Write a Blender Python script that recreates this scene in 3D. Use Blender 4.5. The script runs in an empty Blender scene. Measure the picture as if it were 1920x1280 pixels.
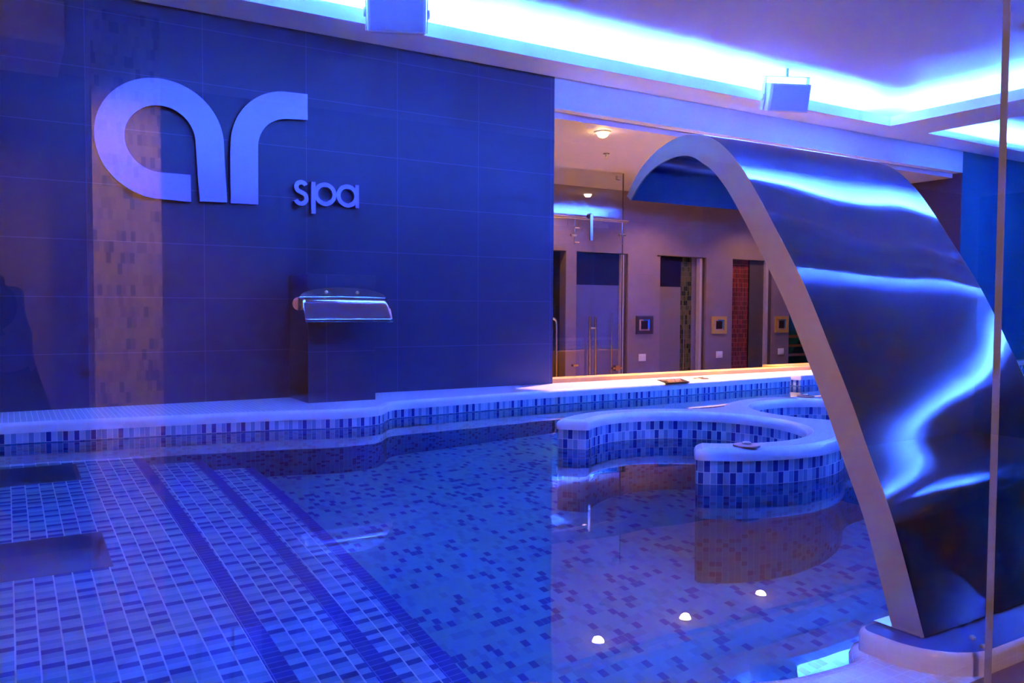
import bpy, bmesh, math, random
from mathutils import Vector, Matrix
random.seed(7)
PI = math.pi
SC = bpy.context.scene
COL = SC.collection

# ------------------------------------------------------------------ camera, world, exposure
F_PX = 1549.46
CAM_POS = Vector((0.0, 0.0, 1.45))
YAW, PITCH, ROLL = math.radians(31.468), math.radians(2.2845), math.radians(0.2907)
_r = Vector((math.cos(YAW), -math.sin(YAW), 0)); _f = Vector((math.sin(YAW), math.cos(YAW), 0)); _u = Vector((0, 0, 1))
FWD = _f*math.cos(PITCH) - _u*math.sin(PITCH)
_u2 = _u*math.cos(PITCH) + _f*math.sin(PITCH)
RGT = _r*math.cos(ROLL) + _u2*math.sin(ROLL)
UPV = _u2*math.cos(ROLL) - _r*math.sin(ROLL)
cam_data = bpy.data.cameras.new('camera')
cam = bpy.data.objects.new('camera', cam_data); COL.objects.link(cam)
cam_data.sensor_width = 36.0
cam_data.lens = F_PX/1920*36.0
cam_data.clip_start = 0.01
cam.matrix_world = Matrix(((RGT.x, UPV.x, -FWD.x, CAM_POS.x), (RGT.y, UPV.y, -FWD.y, CAM_POS.y), (RGT.z, UPV.z, -FWD.z, CAM_POS.z), (0, 0, 0, 1)))
SC.camera = cam
world = bpy.data.worlds.new('world'); SC.world = world; world.use_nodes = True
world.node_tree.nodes['Background'].inputs[0].default_value = (0.002, 0.003, 0.008, 1)
world.node_tree.nodes['Background'].inputs[1].default_value = 1.0
SC.view_settings.view_transform = 'Standard'
SC.view_settings.look = 'None'
SC.view_settings.gamma = 1.0
SC.view_settings.exposure = 0.0
SC.cycles.use_denoising = True
SC.cycles.max_bounces = 14
SC.cycles.diffuse_bounces = 6
SC.cycles.transmission_bounces = 12
SC.cycles.transparent_max_bounces = 24
SC.cycles.sample_clamp_indirect = 0.0

LED_COLOR = (0.045, 0.18, 1.0)         # the cove light strips
LED_POWER = 645.0
WARM = (1.0, 0.56, 0.27)

def spot(name, loc, target, watts, angle, blend=0.15, color=WARM, radius=0.03):
    l = bpy.data.lights.new(name, 'SPOT'); l.energy = watts; l.color = color
    l.spot_size = math.radians(angle); l.spot_blend = blend; l.shadow_soft_size = radius
    o = bpy.data.objects.new(name, l); COL.objects.link(o)
    o.location = loc
    o.rotation_euler = (Vector(target)-Vector(loc)).to_track_quat('-Z', 'Y').to_euler()
    return o

# warm downlights of the corridor behind the pool and of the corridor the photograph is taken from, plus added left-wall fills
CORRIDOR_LAMPS = [(3.99, 5.18), (4.98, 5.23), (5.96, 5.27)]
for lx, ly in CORRIDOR_LAMPS:
    spot('downlight_or_fill', (lx, ly, 2.775), (lx, ly, 0), 560, 66, 0.12)
for lx, ly in [(5.0, 7.1), (6.5, 6.9), (8.2, 6.9)]:
    spot('downlight_or_fill', (lx, ly, 2.80), (lx, ly+.1, 0), 50, 130, 0.6)
spot('downlight_or_fill', (0.50, -1.35, 2.74), (0.49, -3.0, 1.35), 330, 62, 0.5)
spot('downlight_or_fill', (-.7, -1.5, 2.5), (-.5, -3.0, 2.62), 45, 60, 0.6)
spot('downlight_or_fill', (-0.5, -0.8, 2.72), (1.2, 0.85, 1.15), 110, 40, 0.6)
spot('downlight_or_fill', (-0.9, -2.4, 2.74), (-0.9, -4.2, 1.3), 170, 110, 0.6)
for ly in (3.0, 4.25):  # added spots: they give the steel flange a warm wall to mirror
    spot('downlight_or_fill', (-2.4, ly, 3.05), (-3.2, ly+.1, 1.2), 540, 62, 0.6)

# ------------------------------------------------------------------ key levels (metres; corridor floor at 0)
WATER = 0.81
LEDGE = 0.912
TILE_TOP = 0.862
POOL_FLOOR = WATER - 1.10
WALL_Y = 4.90
SOFFIT = 3.09
LIP_TOP = 3.173
CEIL = 3.30

def ray(px, py):
    return FWD + RGT*((px-960)/F_PX) - UPV*((py-640)/F_PX)
def at(px, py, X=None, Y=None, Z=None):
    d = ray(px, py)
    t = (X/d.x) if X is not None else (Y/d.y) if Y is not None else (Z-CAM_POS.z)/d.z
    return CAM_POS + d*t

# ------------------------------------------------------------------ materials
class NT:
    def __init__(s, name):
        s.m = bpy.data.materials.new(name); s.m.use_nodes = True
        s.t = s.m.node_tree; s.t.nodes.clear()
        s.out = s.t.nodes.new('ShaderNodeOutputMaterial')
    def n(s, kind, **kw):
        nd = s.t.nodes.new(kind)
        for k, v in kw.items(): setattr(nd, k, v)
        return nd
    def l(s, a, b): s.t.links.new(a, b)
    def math(s, op, a, b=None, c=None):
        nd = s.n('ShaderNodeMath', operation=op)
        for i, v in enumerate((a, b, c)):
            if v is None: continue
            if isinstance(v, (int, float)): nd.inputs[i].default_value = v
            else: s.l(v, nd.inputs[i])
        return nd.outputs[0]
    def mix(s, fac, a, b):
        nd = s.n('ShaderNodeMix', data_type='RGBA')
        for key, v in ((0, fac), (6, a), (7, b)):
            if isinstance(v, (int, float)): nd.inputs[key].default_value = v
            elif isinstance(v, tuple): nd.inputs[key].default_value = (*v[:3], 1)
            else: s.l(v, nd.inputs[key])
        return nd.outputs[2]
    def bsdf(s, color=(.8, .8, .8), rough=.5, metal=0.0, spec=.5, **kw):
        b = s.n('ShaderNodeBsdfPrincipled')
        for key, v in (('Base Color', color), ('Roughness', rough), ('Metallic', metal), ('Specular IOR Level', spec)):
            if isinstance(v, (int, float)): b.inputs[key].default_value = v
            elif isinstance(v, tuple): b.inputs[key].default_value = (*v[:3], 1)
            else: s.l(v, b.inputs[key])
        for k, v in kw.items():
            b.inputs[k.replace('_', ' ')].default_value = v
        return b
    def done(s, shader):
        s.l(shader, s.out.inputs['Surface']); return s.m

def plain(name, color, rough=.5, metal=0.0, spec=.5, var=0.0, scale=8.0, bump=0.0):
    t = NT(name)
    c = color
    tc = t.n('ShaderNodeTexCoord')
    noise = t.n('ShaderNodeTexNoise'); noise.inputs['Scale'].default_value = scale; noise.inputs['Detail'].default_value = 4
    t.l(tc.outputs['Object'], noise.inputs['Vector'])
    if var > 0:
        lo = tuple(x*(1-var) for x in color); hi = tuple(min(1, x*(1+var)) for x in color)
        c = t.mix(noise.outputs['Fac'], lo, hi)
    b = t.bsdf(c, rough, metal, spec)
    if bump > 0:
        bp = t.n('ShaderNodeBump'); bp.inputs['Strength'].default_value = bump; bp.inputs['Distance'].default_value = .01
        t.l(noise.outputs['Fac'], bp.inputs['Height']); t.l(bp.outputs[0], b.inputs['Normal'])
    return t.done(b.outputs[0])

def mosaic(name, tw, th, grout_w, stops, grout, rough=.15, offset=0.0, jitter=.0, coords='UV', spec=.5, bump=.25, org=(0, 0), fade=1.0, grout_v=None, spread=None):
    """rectangular tiles tw x th metres; stops = [(probability position, colour)...] constant ramp"""
    t = NT(name)
    tc = t.n('ShaderNodeTexCoord'); sep = t.n('ShaderNodeSeparateXYZ')
    t.l(tc.outputs[coords], sep.inputs[0])
    v = t.math('DIVIDE', t.math('SUBTRACT', sep.outputs[1], org[1]), th)
    row = t.math('FLOOR', v)
    u = t.math('DIVIDE', t.math('SUBTRACT', sep.outputs[0], org[0]), tw)
    if offset:
        u = t.math('ADD', u, t.math('MULTIPLY', row, offset))
    col = t.math('FLOOR', u)
    cmb = t.n('ShaderNodeCombineXYZ'); t.l(col, cmb.inputs[0]); t.l(row, cmb.inputs[1])
    wn = t.n('ShaderNodeTexWhiteNoise', noise_dimensions='2D'); t.l(cmb.outputs[0], wn.inputs['Vector'])
    ramp = t.n('ShaderNodeValToRGB'); ramp.color_ramp.interpolation = 'CONSTANT'
    els = ramp.color_ramp.elements
    els[0].position = 0; els[0].color = (*stops[0][1], 1)
    els[1].position = stops[1][0]; els[1].color = (*stops[1][1], 1)
    for p, c in stops[2:]:
        e = els.new(p); e.color = (*c, 1)
    val = wn.outputs['Value']
    if spread:                                   # dark tiles spread evenly along one direction instead of at random
        run, other = (col, row) if spread == 'u' else (row, col)
        w1 = t.n('ShaderNodeTexWhiteNoise', noise_dimensions='1D'); t.l(other, w1.inputs['W'])
        val = t.math('FRACT', t.math('ADD', t.math('ADD', t.math('MULTIPLY', run, .6180339), w1.outputs['Value']), t.math('MULTIPLY', wn.outputs['Value'], .16)))
    t.l(val, ramp.inputs[0])
    fu = t.math('ABSOLUTE', t.math('SUBTRACT', t.math('FRACT', u), .5))
    fv = t.math('ABSOLUTE', t.math('SUBTRACT', t.math('FRACT', v), .5))
    gu = t.math('GREATER_THAN', fu, .5 - grout_w/tw/2)
    gv = t.math('GREATER_THAN', fv, .5 - (grout_v if grout_v is not None else grout_w)/th/2)
    g = t.math('MAXIMUM', gu, gv)
    colr = ramp.outputs[0]
    if jitter:
        hs = t.n('ShaderNodeHueSaturation'); t.l(colr, hs.inputs['Color'])
        t.l(t.math('ADD', 1-jitter/2, t.math('MULTIPLY', wn.outputs['Color'], jitter)) if False else t.math('ADD', 1-jitter/2, t.math('MULTIPLY', wn.outputs['Value'], jitter)), hs.inputs['Value'])
        colr = hs.outputs[0]
    c = t.mix(g, colr, grout)
    rg = t.math('ADD', rough, t.math('MULTIPLY', g, .35))
    b = t.bsdf(c, rg, 0, spec)
    if bump:
        bp = t.n('ShaderNodeBump'); bp.inputs['Strength'].default_value = bump; bp.inputs['Distance'].default_value = .002
        t.l(t.math('SUBTRACT', 1, g), bp.inputs['Height']); t.l(bp.outputs[0], b.inputs['Normal'])
    return t.done(b.outputs[0])

def glass_mat(name, tint=(.97, .98, 1.0), refl=1.0):
    """thin clear pane: straight-through transmission plus Fresnel mirror reflection on its outer faces"""
    t = NT(name)
    fr = t.n('ShaderNodeFresnel'); fr.inputs['IOR'].default_value = 1.5
    geo = t.n('ShaderNodeNewGeometry')
    fac = t.math('MULTIPLY', t.math('MULTIPLY', fr.outputs[0], 2.0*refl), t.math('SUBTRACT', 1, geo.outputs['Backfacing']))
    fac = t.math('MINIMUM', fac, 1.0)
    tr = t.n('ShaderNodeBsdfTransparent'); tr.inputs[0].default_value = (*tint, 1)
    gl = t.n('ShaderNodeBsdfGlossy'); gl.inputs['Roughness'].default_value = 0.0; gl.inputs[0].default_value = (1, 1, 1, 1)
    mx = t.n('ShaderNodeMixShader'); t.l(fac, mx.inputs[0]); t.l(tr.outputs[0], mx.inputs[1]); t.l(gl.outputs[0], mx.inputs[2])
    return t.done(mx.outputs[0])

def water_mat():
    t = NT('pool_water')
    b = t.n('ShaderNodeBsdfGlass'); b.inputs['IOR'].default_value = 1.33; b.inputs['Roughness'].default_value = 0.0
    b.inputs['Color'].default_value = (1, 1, 1, 1)
    tc = t.n('ShaderNodeTexCoord'); ns = t.n('ShaderNodeTexNoise'); ns.inputs['Scale'].default_value = 2.2; ns.inputs['Detail'].default_value = 1.5
    t.l(tc.outputs['Object'], ns.inputs['Vector'])
    bp = t.n('ShaderNodeBump'); bp.inputs['Strength'].default_value = .05; bp.inputs['Distance'].default_value = .02
    t.l(ns.outputs['Fac'], bp.inputs['Height']); t.l(bp.outputs[0], b.inputs['Normal'])
    return t.done(b.outputs[0])

def steel_mat(name, color=(.62, .63, .66), rough=.16, wave=.0, scale=2.0):
    t = NT(name)
    tc = t.n('ShaderNodeTexCoord')
    b = t.bsdf(color, rough, 1.0)
    if wave:
        ns = t.n('ShaderNodeTexNoise'); ns.inputs['Scale'].default_value = scale; ns.inputs['Detail'].default_value = 0.5
        t.l(tc.outputs['Object'], ns.inputs['Vector'])
        bp = t.n('ShaderNodeBump'); bp.inputs['Strength'].default_value = 1.0; bp.inputs['Distance'].default_value = wave
        t.l(ns.outputs['Fac'], bp.inputs['Height']); t.l(bp.outputs[0], b.inputs['Normal'])
    return t.done(b.outputs[0])

def emit_mat(name, color, power, uneven=False):
    t = NT(name)
    e = t.n('ShaderNodeEmission'); e.inputs[0].default_value = (*color, 1); e.inputs[1].default_value = power
    if uneven:
        tc = t.n('ShaderNodeTexCoord'); ns = t.n('ShaderNodeTexNoise'); ns.inputs['Scale'].default_value = 4.5; ns.inputs['Detail'].default_value = 2
        t.l(tc.outputs['Object'], ns.inputs['Vector'])
        mr = t.n('ShaderNodeMapRange'); mr.inputs[1].default_value = .38; mr.inputs[2].default_value = .62; mr.inputs[3].default_value = power*.8; mr.inputs[4].default_value = power*2.6
        t.l(ns.outputs['Fac'], mr.inputs[0]); t.l(mr.outputs[0], e.inputs[1])
    return t.done(e.outputs[0])

def slate_mat(name, base, grout, tw=.589, th=.3, org=(0, 0), rough=.38, var=.18, spec=.5):
    t = NT(name)
    tc = t.n('ShaderNodeTexCoord'); sep = t.n('ShaderNodeSeparateXYZ'); t.l(tc.outputs['UV'], sep.inputs[0])
    u = t.math('DIVIDE', t.math('SUBTRACT', sep.outputs[0], org[0]), tw); v = t.math('DIVIDE', t.math('SUBTRACT', sep.outputs[1], org[1]), th)
    fu = t.math('ABSOLUTE', t.math('SUBTRACT', t.math('FRACT', u), .5)); fv = t.math('ABSOLUTE', t.math('SUBTRACT', t.math('FRACT', v), .5))
    g = t.math('MAXIMUM', t.math('GREATER_THAN', fu, .5-.0028/tw/2), t.math('GREATER_THAN', fv, .5-.0028/th/2))
    ns = t.n('ShaderNodeTexNoise'); ns.inputs['Scale'].default_value = 3.5; ns.inputs['Detail'].default_value = 6; ns.inputs['Roughness'].default_value = .6
    t.l(tc.outputs['UV'], ns.inputs['Vector'])
    cmb = t.n('ShaderNodeCombineXYZ'); t.l(t.math('FLOOR', u), cmb.inputs[0]); t.l(t.math('FLOOR', v), cmb.inputs[1])
    wn = t.n('ShaderNodeTexWhiteNoise', noise_dimensions='2D'); t.l(cmb.outputs[0], wn.inputs['Vector'])
    f = t.math('ADD', t.math('MULTIPLY', ns.outputs['Fac'], .8), t.math('MULTIPLY', wn.outputs['Value'], .2))
    c = t.mix(f, tuple(x*(1-var) for x in base), tuple(x*(1+var) for x in base))
    c = t.mix(t.math('MULTIPLY', g, .75), c, grout)
    b = t.bsdf(c, rough, 0, spec)
    return t.done(b.outputs[0])

LIGHTT, MIDT, GREYT, DARKT = (.40, .58, .72), (.17, .34, .58), (.27, .43, .62), (.012, .05, .34)
M = {}
M['slate'] = slate_mat('dark_slate_tile', (.045, .040, .098), (.14, .13, .26), org=(1.549, .0))
M['slate_end'] = slate_mat('dark_purple_slate_tile', (.075, .045, .075), (.14, .10, .15), org=(.1, .0))
M['slate_right'] = slate_mat('blue_slate_tile', (.02, .16, .26), (.06, .22, .34), org=(.2, .0))
M['white_mosaic'] = mosaic('white_coping_mosaic', .025, .025, .0022, [(0, (.81, .81, .83)), (.5, (.83, .83, .85)), (.8, (.80, .80, .83))], (.785, .79, .815), rough=.20, bump=.06)
M['tile_strip'] = mosaic('blue_strip_mosaic', .0236, .0475, .0022, [(0, DARKT), (.24, MIDT), (.50, GREYT), (.68, LIGHTT)], (.70, .74, .80), rough=.12, org=(0, TILE_TOP-.0475*60), spread='u')
M['tile_tub'] = mosaic('blue_tub_mosaic', .0236, .0437, .0022, [(0, DARKT), (.26, MIDT), (.56, GREYT), (.74, LIGHTT)], (.70, .74, .80), rough=.12, org=(0, .8975-.0437*60), spread='u')
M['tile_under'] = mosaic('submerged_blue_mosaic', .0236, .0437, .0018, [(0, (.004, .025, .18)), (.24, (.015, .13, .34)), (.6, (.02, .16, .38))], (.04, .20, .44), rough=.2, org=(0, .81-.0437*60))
M['tile_platform'] = mosaic('blue_platform_mosaic', .05, .0255, .0040, [(0, (.03, .12, .48)), (.27, (.19, .42, .68)), (.50, (.25, .52, .74)), (.75, (.31, .60, .78))], (.74, .90, .98), rough=.3, coords='Object', bump=0, grout_v=.0006, spread='v', org=(.005, 0))
M['tile_nosing'] = mosaic('dark_blue_nosing_mosaic', .0505, .0255, .0026, [(0, (.012, .06, .42)), (.5, (.018, .075, .48))], (.20, .30, .72), rough=.3, coords='Object', bump=0, org=(.0045, 0))
M['tile_deep'] = mosaic('blue_floor_mosaic', .0255, .037, .0015, [(0, (.015, .10, .42)), (.14, (.10, .38, .54)), (.34, (.125, .48, .60)), (.65, (.135, .51, .62))], (.12, .47, .59), rough=.3, coords='Object', bump=0, offset=.5)
M['white_paint'] = plain('white_plaster', (.82, .84, .92), .55, var=.03, scale=3)
M['ceiling_paint'] = plain('satin_ceiling_paint', (.58, .54, .66), .5, var=.03, scale=2)
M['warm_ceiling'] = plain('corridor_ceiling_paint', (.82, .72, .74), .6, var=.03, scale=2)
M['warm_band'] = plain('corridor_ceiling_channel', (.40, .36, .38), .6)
M['stone'] = slate_mat('pinkish_stone_tile', (.23, .165, .21), (.17, .125, .155), tw=.62, th=.62, rough=.45, var=.25)
M['wood'] = plain('pale_wood', (.60, .31, .10), .5, var=.15, scale=12)
M['brown_wood'] = plain('brown_wood', (.22, .09, .05), .45, var=.2, scale=14)
M['dark'] = plain('dark_brown_panel', (.075, .055, .065), .45, var=.2)
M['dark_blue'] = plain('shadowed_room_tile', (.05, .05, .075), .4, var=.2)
M['floor_stone'] = plain('dark_corridor_floor', (.40, .34, .32), .35, var=.2, scale=5)
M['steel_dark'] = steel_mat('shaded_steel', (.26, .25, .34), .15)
M['post'] = plain('pale_lilac_post', (.42, .36, .46), .3)
M['plinth_top'] = plain('dark_blue_plinth_tile', (.05, .08, .30), .4, var=.2)
M['steel'] = steel_mat('polished_steel', (.50, .47, .58), .06, wave=.022, scale=1.6)
M['steel_edge'] = steel_mat('warm_tinted_steel', (.93, .80, .50), .36)  # warm reflected light is put into this steel's base colour
M['steel_plain'] = steel_mat('brushed_steel', (.60, .60, .62), .25)
M['letter'] = steel_mat('brushed_letter_metal', (.34, .24, .56), .38)
M['warm_lit_steel'] = steel_mat('warm_steel_rail', (.70, .60, .52), .25)  # plain steel, tinted with the warm lamp light falling on it
M['glass'] = glass_mat('clear_glass')
M['glass_edge'] = plain('pale_glass_edge', (.42, .44, .62), .2)
M['water'] = water_mat()
M['led'] = emit_mat('blue_light_strip', LED_COLOR, LED_POWER, True)
M['led_near'] = emit_mat('bright_blue_light_strip', LED_COLOR, LED_POWER*.72, True)
M['led_cross'] = emit_mat('cross_beam_light_strip', LED_COLOR, LED_POWER*.45, True)
M['lamp'] = emit_mat('warm_lamp_lens', (1.0, .62, .30), 60.0)
M['speaker'] = plain('white_speaker_shell', (.74, .74, .78), .45)
M['speaker_grille'] = plain('white_speaker_grille', (.55, .55, .62), .6, var=.1, scale=220)
M['black'] = plain('black_rubber', (.02, .02, .022), .5)
M['frost'] = plain('frosted_glass', (.10, .105, .29), .3)
M['dark_glass'] = plain('dark_tinted_glass', (.012, .01, .05), .08)
M['green_mosaic'] = mosaic('green_mosaic', .03, .06, .003, [(0, (.04, .05, .012)), (.3, (.085, .08, .02)), (.6, (.012, .018, .012)), (.8, (.11, .09, .03))], (.12, .105, .06), coords='UV')
M['red_mosaic'] = mosaic('red_mosaic', .03, .06, .003, [(0, (.16, .012, .02)), (.4, (.09, .008, .012)), (.75, (.24, .025, .025))], (.30, .15, .10), coords='UV')
M['pillar_mosaic'] = mosaic('tan_pillar_mosaic', .02, .05, .001, [(0, (.30, .20, .13)), (.14, (.72, .50, .32)), (.5, (.84, .60, .40)), (.85, (.55, .38, .26))], (.66, .47, .31), rough=.4, offset=.37)
M['gold'] = plain('gold_frame', (.50, .30, .06), .45, var=.1)
M['purple_frame'] = plain('dark_purple_frame', (.04, .025, .05), .45)
M['mirror_blue'] = plain('blue_painted_reflection', (.05, .22, .55), .15)
M['mirror_pink'] = plain('pink_painted_reflection', (.55, .30, .30), .4)
M['switch'] = plain('white_plastic', (.75, .70, .72), .35)
M['plaque'] = plain('brown_plaque', (.018, .008, .006), .6, spec=.05)
M['plaque_mark'] = plain('gold_plaque_marks', (.30, .17, .10), .6, spec=.05)
M['grate'] = steel_mat('dull_steel_plate', (.20, .24, .38), .35)
M['copper_disc'] = steel_mat('bronze_disc', (.52, .38, .34), .3)

# ------------------------------------------------------------------ mesh helpers
class MB:
    def __init__(s): s.v = []; s.f = []; s.uv = []
    def add(s, verts, faces, uvs=None):
        o = len(s.v); s.v += [tuple(p) for p in verts]
        for k, f in enumerate(faces):
            s.f.append(tuple(i+o for i in f)); s.uv.append(uvs[k] if uvs else None)
        return s
    def box(s, x0, x1, y0, y1, z0, z1):
        v = [(x0, y0, z0), (x1, y0, z0), (x1, y1, z0), (x0, y1, z0), (x0, y0, z1), (x1, y0, z1), (x1, y1, z1), (x0, y1, z1)]
        return s.add(v, [(0, 3, 2, 1), (4, 5, 6, 7), (0, 1, 5, 4), (1, 2, 6, 5), (2, 3, 7, 6), (3, 0, 4, 7)])
    def obox(s, c, ax, ay, az):
        """box from centre and three half-axis vectors"""
        c, ax, ay, az = Vector(c), Vector(ax), Vector(ay), Vector(az); v = []
        for k in (-1, 1):
            for i, j in ((-1, -1), (1, -1), (1, 1), (-1, 1)): v.append(c+ax*i+ay*j+az*k)
        return s.add(v, [(0, 3, 2, 1), (4, 5, 6, 7), (0, 1, 5, 4), (1, 2, 6, 5), (2, 3, 7, 6), (3, 0, 4, 7)])
    def tube(s, path, r, n=12, caps=True):
        path = [Vector(p) for p in path]; rings = []
        for i, p in enumerate(path):
            d = (path[min(i+1, len(path)-1)] - path[max(i-1, 0)]).normalized()
            a = d.cross(Vector((0, 0, 1)) if abs(d.z) < .9 else Vector((1, 0, 0))).normalized(); b = d.cross(a)
            rr = r[i] if isinstance(r, (list, tuple)) else r
            rings.append([p + a*math.cos(2*PI*k/n)*rr + b*math.sin(2*PI*k/n)*rr for k in range(n)])
        v = [q for R in rings for q in R]; f = []
        for i in range(len(path)-1):
            for k in range(n): f.append((i*n+k, i*n+(k+1) % n, (i+1)*n+(k+1) % n, (i+1)*n+k))
        if caps: f.append(tuple(range(n))[::-1]); f.append(tuple((len(path)-1)*n+k for k in range(n)))
        return s.add(v, f)
    def lathe(s, prof, c, axis=(0, 0, 1), n=32):
        """prof = [(r, h)...] about axis from centre c"""
        c = Vector(c); w = Vector(axis).normalized(); a = w.cross(Vector((0, 0, 1)) if abs(w.z) < .9 else Vector((1, 0, 0))).normalized(); b = w.cross(a)
        v = []; f = []
        for r, h in prof:
            for k in range(n): v.append(c + w*h + a*math.cos(2*PI*k/n)*r + b*math.sin(2*PI*k/n)*r)
        for i in range(len(prof)-1):
            for k in range(n): f.append((i*n+k, i*n+(k+1) % n, (i+1)*n+(k+1) % n, (i+1)*n+k))
        f.append(tuple(range(n))); f.append(tuple((len(prof)-1)*n+k for k in range(n)))
        return s.add(v, f)
    def prism(s, pts, fn, d0, d1):
        """extrude a 2-D outline; fn(u, w, d) -> 3-D point"""
        n = len(pts); v = [fn(u, w, d0) for u, w in pts] + [fn(u, w, d1) for u, w in pts]
        f = [tuple(range(n)), tuple(range(2*n-1, n-1, -1))] + [(i, (i+1) % n, n+(i+1) % n, n+i) for i in range(n)]
        return s.add(v, f)
    def build(s, name, mat, parent=None, smooth=False, bevel=0.0, fix=True, angle=35):
        me = bpy.data.meshes.new(name)
        off = Vector((0, 0, 0))
        if parent is not None:
            p = parent
            while p is not None: off += p.location; p = p.parent
        else:
            xs = [q[0] for q in s.v]; ys = [q[1] for q in s.v]; zs = [q[2] for q in s.v]
            off = Vector(((min(xs)+max(xs))/2, (min(ys)+max(ys))/2, min(zs)))
        me.from_pydata([Vector(q)-off for q in s.v], [], s.f)
        uvl = me.uv_layers.new(name='UVMap')
        for poly, uv in zip(me.polygons, s.uv):
            nrm = poly.normal
            for k, li in enumerate(poly.loop_indices):
                if uv: uvl.data[li].uv = uv[k]
                else:
                    q = s.v[me.loops[li].vertex_index]
                    uvl.data[li].uv = (q[0], q[1]) if abs(nrm.z) > .7 else (q[0], q[2]) if abs(nrm.y) >= abs(nrm.x) else (q[1], q[2])
        if fix:
            bm = bmesh.new(); bm.from_mesh(me); bmesh.ops.recalc_face_normals(bm, faces=bm.faces); bm.to_mesh(me); bm.free()
        if bevel:
            bm = bmesh.new(); bm.from_mesh(me)
            bmesh.ops.remove_doubles(bm, verts=bm.verts, dist=1e-6)
            ed = [e for e in bm.edges if len(e.link_faces) == 2 and e.calc_face_angle(0) > .6]
            bmesh.ops.bevel(bm, geom=ed, offset=bevel, segments=3, profile=.6, affect='EDGES')
            bm.to_mesh(me); bm.free()
        o = bpy.data.objects.new(name, me); COL.objects.link(o)
        me.materials.append(mat)
        if smooth or bevel:
            for pl in me.polygons: pl.use_smooth = True
            if hasattr(me, 'set_sharp_from_angle'): me.set_sharp_from_angle(angle=math.radians(angle))
        if parent is not None: o.parent = parent
        else: o.location = off
        return o

def struct(o, label=None):
    o['kind'] = 'structure'
    if label: o['label'] = label
    return o
def tag(o, label, cat, group=None, kind=None):
    o['label'] = label; o['category'] = cat
    if group: o['group'] = group
    if kind: o['kind'] = kind
    return o
def thing(name, loc, label, cat, group=None):
    o = bpy.data.objects.new(name, None); COL.objects.link(o); o.location = loc; o.empty_display_size = .05
    return tag(o, label, cat, group)
def box(x0, x1, y0, y1, z0, z1): return MB().box(x0, x1, y0, y1, z0, z1)

def catmull(pts, step):
    out = []
    P = [Vector((p[0], p[1])) for p in pts]
    for i in range(len(P)-1):
        p0, p1, p2, p3 = P[max(i-1, 0)], P[i], P[i+1], P[min(i+2, len(P)-1)]
        n = max(1, int((p2-p1).length/step))
        for k in range(n):
            t = k/n
            m1 = (p2-p0)*.5; m2 = (p3-p1)*.5
            out.append(p1*(2*t**3-3*t**2+1) + m1*(t**3-2*t**2+t) + p2*(-2*t**3+3*t**2) + m2*(t**3-t**2))
    out.append(P[-1]); return out
def normals2(path, closed=False):
    out = []
    n = len(path)
    for i in range(n):
        a = path[(i-1) % n] if closed else path[max(i-1, 0)]; b = path[(i+1) % n] if closed else path[min(i+1, n-1)]
        d = (b-a).normalized(); out.append(Vector((-d.y, d.x)))     # left of travel
    return out
def sweep(mb, path, profile, closed=False, v_from_z=True):
    """profile = [(offset to the left of travel, z)...]; UV u = arc length, v = profile length / z"""
    nr = normals2(path, closed); n = len(path); m = len(profile)
    arc = [0.0]
    for i in range(1, n+1): arc.append(arc[-1] + (path[i % n]-path[i-1]).length)
    pl = [0.0]
    for j in range(1, m): pl.append(pl[-1] + math.hypot(profile[j][0]-profile[j-1][0], profile[j][1]-profile[j-1][1]))
    v = [(p.x+q.x*o, p.y+q.y*o, z) for p, q in zip(path, nr) for o, z in profile]
    f = []; uv = []
    for i in range(n if closed else n-1):
        i2 = (i+1) % n
        for j in range(m-1):
            f.append((i*m+j, i2*m+j, i2*m+j+1, i*m+j+1))
            va, vb = (profile[j][1], profile[j+1][1]) if v_from_z else (pl[j], pl[j+1])
            uv.append([(arc[i], va), (arc[i+1], va), (arc[i+1], vb), (arc[i], vb)])
    mb.add(v, f, uv); return nr

# ================================================================== STRUCTURE
# --- pool outline: far edge (left to right) and near edge
FAR = [(-3.2, 4.52), (-1.5, 4.50), (-.033, 4.44), (.289, 4.40), (.637, 4.36), (1.008, 4.31), (1.243, 4.265), (1.338, 4.232), (1.50, 4.188), (1.655, 4.188), (1.715, 4.205), (1.773, 4.263), (1.86, 4.378), (1.975, 4.415), (2.299, 4.44), (3.081, 4.513), (4.259, 4.545), (5.40, 4.612)]
far_path = catmull(FAR, .04) + [Vector(p) for p in ((5.485, 4.617), (5.53, 4.622), (5.545, 4.65), (5.55, 4.80), (5.64, 4.81), (5.655, 4.66), (5.67, 4.63), (6.2, 4.66), (7.0, 4.70), (8.4, 4.75), (9.88, 4.78))]
tile_far = MB(); sweep(tile_far, far_path, [(0, .8145), (0, TILE_TOP)])
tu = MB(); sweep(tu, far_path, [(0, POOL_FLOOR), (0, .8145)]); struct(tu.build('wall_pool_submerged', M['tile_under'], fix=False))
struct(tile_far.build('wall_pool_far', M['tile_strip'], fix=False))
cop = MB()
LIPP = [(.004, TILE_TOP), (-.007, TILE_TOP), (-.008, .893), (-.003, .905), (.008, .911), (.022, LEDGE)]
nr = sweep(cop, far_path, LIPP, v_from_z=False)
top = [(p.x+q.x*.022, p.y+q.y*.022) for p, q in zip(far_path, nr)]
v = []; f = []
for i, (x, y) in enumerate(top):
    xe = far_path[i].x
    v += [(x, y, LEDGE), (xe, 4.925, LEDGE)]
    if i: f.append((2*i-2, 2*i, 2*i+1, 2*i-1))
cop.add(v, f)
struct(cop.build('trim_1', M['white_mosaic'], fix=False, smooth=True, angle=50), 'white mosaic coping ledge along the foot of the dark wall')

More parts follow.
